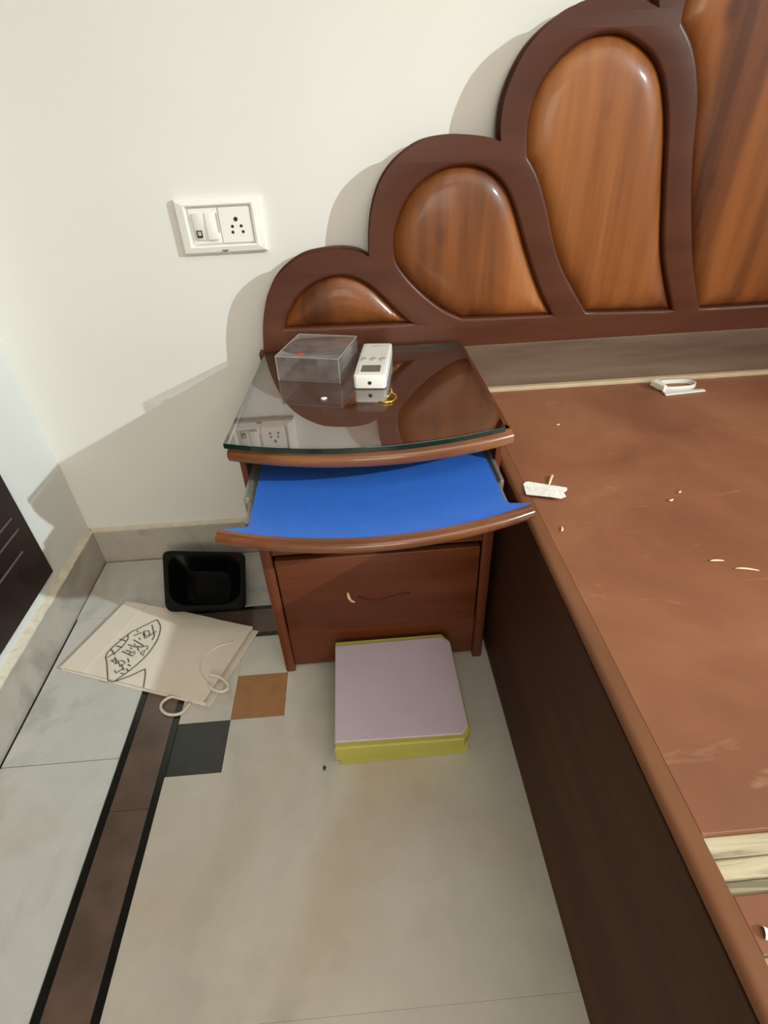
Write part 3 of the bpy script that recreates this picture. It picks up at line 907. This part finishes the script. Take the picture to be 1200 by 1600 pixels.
# ---------------------------------------------------------------- switch plate on the wall
SW = thing('switch_socket', 'white wall plate with two rocker switches and a round-pin socket', 'switch', (0.475, YW, 0.776))
x0, x1, z0, z1 = 0.3965, 0.5525, 0.7305, 0.8215
t = bmesh.new()
def rect(a, b, c, d, y):
    return [(a, y, c), (b, y, c), (b, y, d), (a, y, d)]
secs = [rect(x0, x1, z0, z1, YW), rect(x0, x1, z0, z1, YW - 0.008), rect(x0 + 0.003, x1 - 0.003, z0 + 0.003, z1 - 0.003, YW - 0.012),
        rect(x0 + 0.016, x1 - 0.016, z0 + 0.012, z1 - 0.010, YW - 0.015), rect(x0 + 0.020, x1 - 0.020, z0 + 0.0145, z1 - 0.0125, YW - 0.0135), rect(x0 + 0.0205, x1 - 0.0205, z0 + 0.015, z1 - 0.013, YW - 0.006)]
obj('plate', loft(None, secs), M_WHITEPL, SW)
obj('module', bbox(None, 0.4195, 0.4715, YW - 0.0095, YW - 0.004, 0.7475, 0.8060, 0.001), M_WHITEPL, SW)
obj('socket_module', bbox(None, 0.4725, 0.5305, YW - 0.0105, YW - 0.004, 0.7475, 0.8060, 0.0012), M_WHITEPL, SW)
def rocker(a, b, tilt):
    t = bmesh.new()
    bbox(t, a, b, -0.003, 0.003, 0.7545, 0.7985, 0.001)
    t.transform(Matrix.Translation((0, YW - 0.011, 0.7765)) @ Matrix.Rotation(tilt, 4, 'X') @ Matrix.Translation((0, 0, -0.7765)))
    return t
r1 = obj('rocker', rocker(0.4250, 0.4415, 0.05), M_WHITEKEY, SW, 'auto')
r2 = obj('rocker', rocker(0.4475, 0.4660, -0.09), M_WHITEPL, SW, 'auto')
obj('indicator', bbox(None, 0.4285, 0.4385, YW - 0.0158, YW - 0.012, 0.7590, 0.7710, 0.0005), M_HOLE, r1)
obj('indicator_lens', bbox(None, 0.4305, 0.4368, YW - 0.0166, YW - 0.013, 0.7622, 0.7695, 0.0005), plain('amber_lens', srgb(190, 178, 150), 0.3), r1)
obj('gap', bbox(None, 0.4672, 0.4705, YW - 0.0102, YW - 0.009, 0.765, 0.797), M_GREYMARK, SW)
for px_, pz_, r_ in ((0.5025, 0.7860, 0.0037), (0.4945, 0.7745, 0.0026), (0.5105, 0.7745, 0.0026), (0.4935, 0.7650, 0.0026), (0.5125, 0.7650, 0.0026)):
    ring = [(px_ + r_ * math.cos(a * math.pi / 8), pz_ + r_ * math.sin(a * math.pi / 8)) for a in range(16)]
    obj('pin_hole', prism(None, ring, YW - 0.0112, YW - 0.008, 'xz'), M_HOLE, SW)
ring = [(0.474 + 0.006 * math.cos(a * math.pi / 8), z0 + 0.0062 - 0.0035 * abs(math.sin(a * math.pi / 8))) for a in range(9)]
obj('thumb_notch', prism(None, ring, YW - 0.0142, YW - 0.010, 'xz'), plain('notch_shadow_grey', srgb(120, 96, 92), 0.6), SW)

# ---------------------------------------------------------------- card box on the floor
CB = thing('card_box', 'flat lime green card box with a lilac lid on the floor before the nightstand', 'box', (0.735, -0.52, 0))
base = [(0.626, -0.614), (0.852, -0.612), (0.853, -0.412), (0.626, -0.412)]
obj('tray', prism(None, base, 0.0, 0.060, 'xy', 0.002), M_LIME, CB)
lidp = [(0.6215, -0.632), (0.839, -0.634), (0.852, -0.618), (0.850, -0.428), (0.836, -0.4075), (0.6215, -0.4075)]
LH = 0.088
lid_secs = [[(x + (0.002 if i in (1, 2, 3) else 0), y + (0.006 if y < -0.6 else 0), 0.040 + (0.012 if i in (1, 2) else 0)) for i, (x, y) in enumerate(lidp)],
            [(x, y, LH - 0.005) for x, y in lidp],
            [(x * 0.985 + 0.735 * 0.015, y * 0.985 - 0.52 * 0.015, LH - 0.0008) for x, y in lidp]]
obj('lid', loft(None, lid_secs), M_LIME, CB)
topp = [(0.6225, -0.622), (0.838, -0.626), (0.849, -0.612), (0.848, -0.430), (0.834, -0.4155), (0.6225, -0.418)]
t = loft(None, [[(x, y, LH - 0.002) for x, y in topp], [(x, y, LH) for x, y in topp], [(x * 0.98 + 0.735 * 0.02, y * 0.98 - 0.52 * 0.02, LH + 0.0008) for x, y in topp]])
obj('lid_cover', t, M_LILAC, CB)

# ---------------------------------------------------------------- black plastic tub
TB = thing('plastic_tub', 'glossy black square plastic tub on the floor beside the nightstand', 'tub', (0.305, -0.155, 0))
def squircle(scale, z, shift=(0, 0), r=0.12):
    """rounded version of the rim outline, scaled about its centre"""
    cx = sum(p[0] for p in TUBRIM) / 4 + shift[0]; cy = sum(p[1] for p in TUBRIM) / 4 + shift[1]
    P = [(cx + (x - sum(p[0] for p in TUBRIM) / 4) * scale, cy + (y - sum(p[1] for p in TUBRIM) / 4) * scale) for x, y in TUBRIM]
    out = []
    for i in range(4):
        a, b_, c_ = Vector(P[i - 1]), Vector(P[i]), Vector(P[(i + 1) % 4])
        s0 = b_ + (a - b_) * r; s1 = b_ + (c_ - b_) * r
        for k in range(7):
            u = k / 6
            p = (1 - u) ** 2 * s0 + 2 * u * (1 - u) * b_ + u * u * s1
            out.append((p.x, p.y, z))
    return out
sh = (-0.006, 0.022)
obj('shell', loft(None, [squircle(0.60, 0.0, sh), squircle(0.64, 0.003, sh), squircle(0.95, 0.050), squircle(1.0, 0.054), squircle(1.0, 0.059), squircle(0.97, 0.0605),
                         squircle(0.88, 0.059, r=0.3), squircle(0.84, 0.052, r=0.32), squircle(0.58, 0.010, sh, 0.3), squircle(0.52, 0.006, sh, 0.3)]), M_TUB, TB, 'auto')

# ---------------------------------------------------------------- paper carrier bag lying flat
PB = thing('paper_bag', 'cream paper carrier bag with drawn characters lying on the marble floor', 'bag', (0.23, -0.32, 0))
A, B_, Cc, D_ = [Vector((x, y)) for x, y in BAG]        # near-left, far-left, far-right, near-right
def bagpt(u, v, z):
    """u along the bag from its base to its mouth, v from near edge to far edge"""
    p = (A * (1 - v) + B_ * v) * (1 - u) + (D_ * (1 - v) + Cc * v) * u
    return (p.x, p.y, z)
def sheet(zf, thick, u0=0.0, u1=1.0, nu=28, nv=12):
    t = bmesh.new()
    up = [[t.verts.new(bagpt(u0 + (u1 - u0) * i / nu, j / nv, zf(u0 + (u1 - u0) * i / nu, j / nv))) for j in range(nv + 1)] for i in range(nu + 1)]
    dn = [[t.verts.new(bagpt(u0 + (u1 - u0) * i / nu, j / nv, zf(u0 + (u1 - u0) * i / nu, j / nv) - thick)) for j in range(nv + 1)] for i in range(nu + 1)]
    for i in range(nu):
        for j in range(nv):
            t.faces.new((up[i][j], up[i + 1][j], up[i + 1][j + 1], up[i][j + 1]))
            t.faces.new((dn[i][j], dn[i][j + 1], dn[i + 1][j + 1], dn[i + 1][j]))
    for i in range(nu):
        t.faces.new((up[i][0], dn[i][0], dn[i + 1][0], up[i + 1][0]))
        t.faces.new((up[i][nv], up[i + 1][nv], dn[i + 1][nv], dn[i][nv]))
    for j in range(nv):
        t.faces.new((up[0][j], up[0][j + 1], dn[0][j + 1], dn[0][j]))
        t.faces.new((up[nu][j], dn[nu][j], dn[nu][j + 1], up[nu][j + 1]))
    return t
def ztop(u, v):
    return 0.006 + 0.007 * math.sin(math.pi * min(1, u * 1.2 + 0.1) * 0.8) + 0.004 * u + 0.0012 * math.sin(9 * u + 3 * v) * u
obj('front_panel', sheet(ztop, 0.0006), M_KRAFT, PB, 'auto')
obj('back_panel', sheet(lambda u, v: 0.0012 + 0.0006 * math.sin(8 * u), 0.0006, 0.0, 1.035), M_KRAFT, PB, 'auto')
obj('base_flap', sheet(lambda u, v: ztop(u, v) + 0.0018, 0.0010, 0.0, 0.178, 6), M_KRAFT, PB, 'auto')
# gusset walls along both long edges
for v_ in (0.0, 1.0):
    t = bmesh.new()
    prev = None
    nu = 20
    s = 0.03 if v_ == 0 else -0.03
    for i in range(nu + 1):
        u = i / nu
        zt, zbm = ztop(u, v_), 0.0012
        cur = [t.verts.new(bagpt(u, v_, zt - 0.0003)), t.verts.new(bagpt(u, v_ + s, (zt + zbm) / 2)), t.verts.new(bagpt(u, v_, zbm))]
        if prev:
            t.faces.new((prev[0], cur[0], cur[1], prev[1])); t.faces.new((prev[1], cur[1], cur[2], prev[2]))
        prev = cur
    obj('gusset', t, M_KRAFT, PB)
def bag_z(x, y):
    """height of the bag's upper sheet under a plan point"""
    best = (1e9, 0)
    for i in range(41):
        for j in range(21):
            p = bagpt(i / 40, j / 20, 0)
            d = (p[0] - x) ** 2 + (p[1] - y) ** 2
            if d < best[0]:
                best = (d, ztop(i / 40, j / 20))
    return best[1]
t = bmesh.new()
for s in INK:
    pts = spline(s, 3) if len(s) > 5 else list(s) if len(s) > 2 else [s[0], ((s[0][0] + s[1][0]) / 2, (s[0][1] + s[1][1]) / 2), s[1]]
    P = [Vector((x, y, bag_z(x, y) + 0.0014)) for x, y in pts]
    hw = 0.0011
    rings = []
    for i, p in enumerate(P):
        d = P[min(i + 1, len(P) - 1)] - P[max(i - 1, 0)]
        d.z = 0
        if d.length < 1e-7:
            d = Vector((1, 0, 0))
        d.normalize()
        n = Vector((-d.y, d.x, 0)) * hw
        rings.append((t.verts.new(p + n), t.verts.new(p - n)))
    for a, b_ in zip(rings, rings[1:]):
        t.faces.new((a[0], b_[0], b_[1], a[1]))
o = obj('ink_drawing', t, M_INK, PB)
tag(o, 'dark ink line drawing of a lens shape with three characters')
h1 = [(x, y, bag_z(x, y) + 0.003) for x, y in spline(H1[:6], 3)]
obj('handle', tube(None, [(x, y, 0.019) for x, y in spline(H1[6:], 4)], 0.0030, 8), M_ROPE, PB, True)
obj('handle_crease', tube(None, [(x, y, bag_z(x, y) + 0.0002) for x, y in spline(H1[:7], 3)], 0.0024, 6, 0.6), M_KRAFT, PB, True)
obj('handle', tube(None, [(x, y, 0.0045) for x, y in spline(H2, 4)], 0.0030, 8), M_ROPE, PB, True)

# ---------------------------------------------------------------- litter on the bed board
# white plastic clip: a flat strip bent into a loop with a foot
CL = thing('white_clip', 'white looped plastic clip lying on the bed board near the headboard', 'clip', (1.36, -0.11, ZB))
loop = []
for k in range(24):
    a = 2 * math.pi * k / 24
    cxx, cyy = 1.368 + 0.043 * math.copysign(abs(math.cos(a)) ** 0.7, math.cos(a)), -0.094 + 0.019 * math.sin(a)
    loop.append((cxx, cyy + 0.010 * (-0.5), 0))
lx, ly = 1.368, -0.099
t = thick_rings([[(x, y, ZB + 0.0005) for x, y, _ in loop], [(x, y, ZB + 0.009) for x, y, _ in loop]], True, False,
                lambda i, k, p: Vector((lx + (p.x - lx) * 0.95, ly + (p.y - ly) * 0.88, p.z)))
obj('loop', t, M_WHITEPL, CL, 'auto')
obj('foot', prism(None, [(1.328, -0.140), (1.416, -0.132), (1.415, -0.124), (1.330, -0.120)], ZB + 0.0004, ZB + 0.004, 'xy', 0.001), M_WHITEKEY, CL)
obj('tip', prism(None, [(1.318, -0.092), (1.336, -0.086), (1.338, -0.120), (1.330, -0.124)], ZB + 0.003, ZB + 0.015, 'xy', 0.002), M_WHITEPL, CL)

# torn scrap of printed paper with a splinter behind it
t = bmesh.new()
pc = PAPER
def paper_z(x, y):
    return ZB + 0.0022 + 0.13 * max(0.0, -0.428 - y) * (1.0 if x < 0.99 else max(0.3, 1.0 - (x - 0.99) * 22))
ring = spline([(x, y) for x, y in pc], 2, True, tuple(range(len(pc))))
cx = sum(p[0] for p in ring) / len(ring); cy = sum(p[1] for p in ring) / len(ring)
t.free()
rg = [[(cx + (x - cx) * q, cy + (y - cy) * q, paper_z(cx + (x - cx) * q, cy + (y - cy) * q)) for x, y in ring] for q in (1.0, 0.7, 0.4, 0.15)]
t = thick_rings(rg, True, True, lambda i, k, p: p - Vector((0, 0, 0.0004)))
tag(obj('paper_scrap', t, M_PRINT, None, 'auto', (0.985, -0.445, ZB)), 'torn scrap of printed white paper on the edge of the bed board', 'paper')
tag(obj('splinter', tube(None, [(0.993, -0.432, ZB + 0.002), (1.000, -0.418, ZB + 0.003), (1.007, -0.405, ZB + 0.004)], [0.0010, 0.0020, 0.0026], 6, 0.6), M_CHIP, None, True, (1.0, -0.418, ZB)), 'pale wood splinter sticking out behind the paper scrap', 'splinter')
chip_info = [
    ((0.978, -0.540), 0.006, 70, 'pale wood shaving near the bed edge below the paper scrap'),
    ((1.152, -0.626), 0.009, 175, 'left of the two long pale shavings in the middle of the bed board'),
    ((1.180, -0.645), 0.014, 165, 'longest pale shaving with a curled end in the middle of the bed board'),
    ((1.184, -0.472), 0.0035, 30, 'tiny pale crumb on the bed board, the farther of a pair'),
    ((1.161, -0.491), 0.0045, 20, 'tiny pale crumb on the bed board, the nearer of a pair'),
    ((1.075, -0.232), 0.004, 10, 'tiny pale crumb alone on the bed board behind the paper scrap'),
]
for (x, y), L, ang, lab in chip_info:
    ca, sa = math.cos(math.radians(ang)), math.sin(math.radians(ang))
    pts = []
    for k in range(7):
        u = -1 + k / 3
        bend = 0.18 * L * (u * u)
        pts.append((x + ca * L * u - sa * bend, y + sa * L * u + ca * bend, ZB + 0.0014 + 0.0006 * u * u))
    tag(obj('wood_shaving', tube(None, pts, [0.0006, 0.0014, 0.0018, 0.0019, 0.0017, 0.0013, 0.0006], 6, 0.5), M_CHIP, None, True, (x, y, ZB)), lab, 'shaving', 'pale shavings on the bed board')

# curled white scrap by the lower right gap between boards
rg = []
for k in range(9):
    a = math.radians(200 * k / 8 - 10)
    rg.append([(0.9655 + w + 0.0013 * math.cos(a), -1.0075 + 0.004 * math.cos(a) - w * 0.6, ZB + 0.0008 + 0.0035 * max(0, math.sin(a))) for w in (0.0, 0.012)])
t = thick_rings(rg, False, False, lambda i, k, p: p - Vector((0, 0, 0.0004)))
tag(obj('curled_scrap', t, M_PAPERW, None, "auto", (0.97, -1.01, ZB)), 'small curled white scrap on the bed board between the pale slats', 'paper')

# dark speck on the floor
q = bmesh.new()
bmesh.ops.create_icosphere(q, subdivisions=2, radius=1.0)
for v in q.verts:
    k = 1 + random.uniform(-0.2, 0.2)
    v.co = Vector((SPECK[0][0] + v.co.x * 0.0028 * k, SPECK[0][1] + v.co.y * 0.0042 * k, 0.0022 + v.co.z * 0.0022 * k))
tag(obj('dark_pellet', q, M_GREENST, None, True, (SPECK[0][0], SPECK[0][1], 0)), 'tiny dark pellet on the white marble before the card box', 'pellet')

# ---------------------------------------------------------------- spotlight and added fill lights, out of view
SP = thing('wall_spotlight', 'white spotlight on the right wall shining across the bed', 'lamp', (RX, SPOT_POS.y, SPOT_POS.z))
axis = (SPOT_AIM - SPOT_POS).normalized()
rotq = axis.to_track_quat('Z', 'Y').to_matrix().to_4x4()
def lathe(prof, mtx, seg=24, cap=False):
    secs = [[tuple(mtx @ Vector((r * math.cos(2 * math.pi * k / seg), r * math.sin(2 * math.pi * k / seg), d))) for k in range(seg)] for d, r in prof]
    return loft(None, secs, cap)
mt = Matrix.Translation(SPOT_POS) @ rotq
obj('shade', lathe([(-0.09, 0.008), (-0.09, 0.03), (-0.05, 0.05), (0.004, 0.058), (0.004, 0.055), (-0.048, 0.047), (-0.085, 0.03), (-0.085, 0.008)], mt), M_WHITEPL, SP, 'auto')
obj('arm', tube(None, [tuple(SPOT_POS - axis * 0.088), (RX - 0.05, SPOT_POS.y, SPOT_POS.z + 0.05), (RX - 0.004, SPOT_POS.y, SPOT_POS.z + 0.05)], 0.007, 8), M_STEEL, SP, 'auto')
obj('rosette', lathe([(0.0, 0.04), (0.012, 0.036), (0.014, 0.002)], Matrix.Translation((RX, SPOT_POS.y, SPOT_POS.z + 0.05)) @ Matrix.Rotation(math.radians(-90), 4, 'Y'), 24, True), M_WHITEPL, SP, 'auto')
CP = thing('ceiling_fill_panel', 'square white fill panel added on the ceiling for ambient light', 'lamp', (FILL_POS[0], FILL_POS[1], RZ))  # unseen ceiling panel, added as soft ambient fill
for a in range(4):
    t = bbox(None, -1.14, 1.14, 1.105, 1.14, RZ - 0.055, RZ - 0.0005, 0.002)
    t.transform(Matrix.Translation((FILL_POS[0], FILL_POS[1], 0)) @ Matrix.Rotation(math.pi / 2 * a, 4, 'Z'))
    obj('frame', t, M_WHITEPL, CP)
# frame added around the unseen fill light behind the viewer
WF = bmesh.new()
x0, x1, z0, z1 = FRONT_FILL
for a in ((x0 - 0.05, x1 + 0.05, z1, z1 + 0.05), (x0 - 0.05, x1 + 0.05, z0 - 0.05, z0), (x0 - 0.05, x0, z0, z1), (x1, x1 + 0.05, z0, z1)):
    bbox(WF, a[0], a[1], RY + 0.0005, RY + 0.05, a[2], a[3], 0.003)
struct('front_fill_frame', WF, M_WHITEPL, 'white frame added around the fill light behind the viewer')
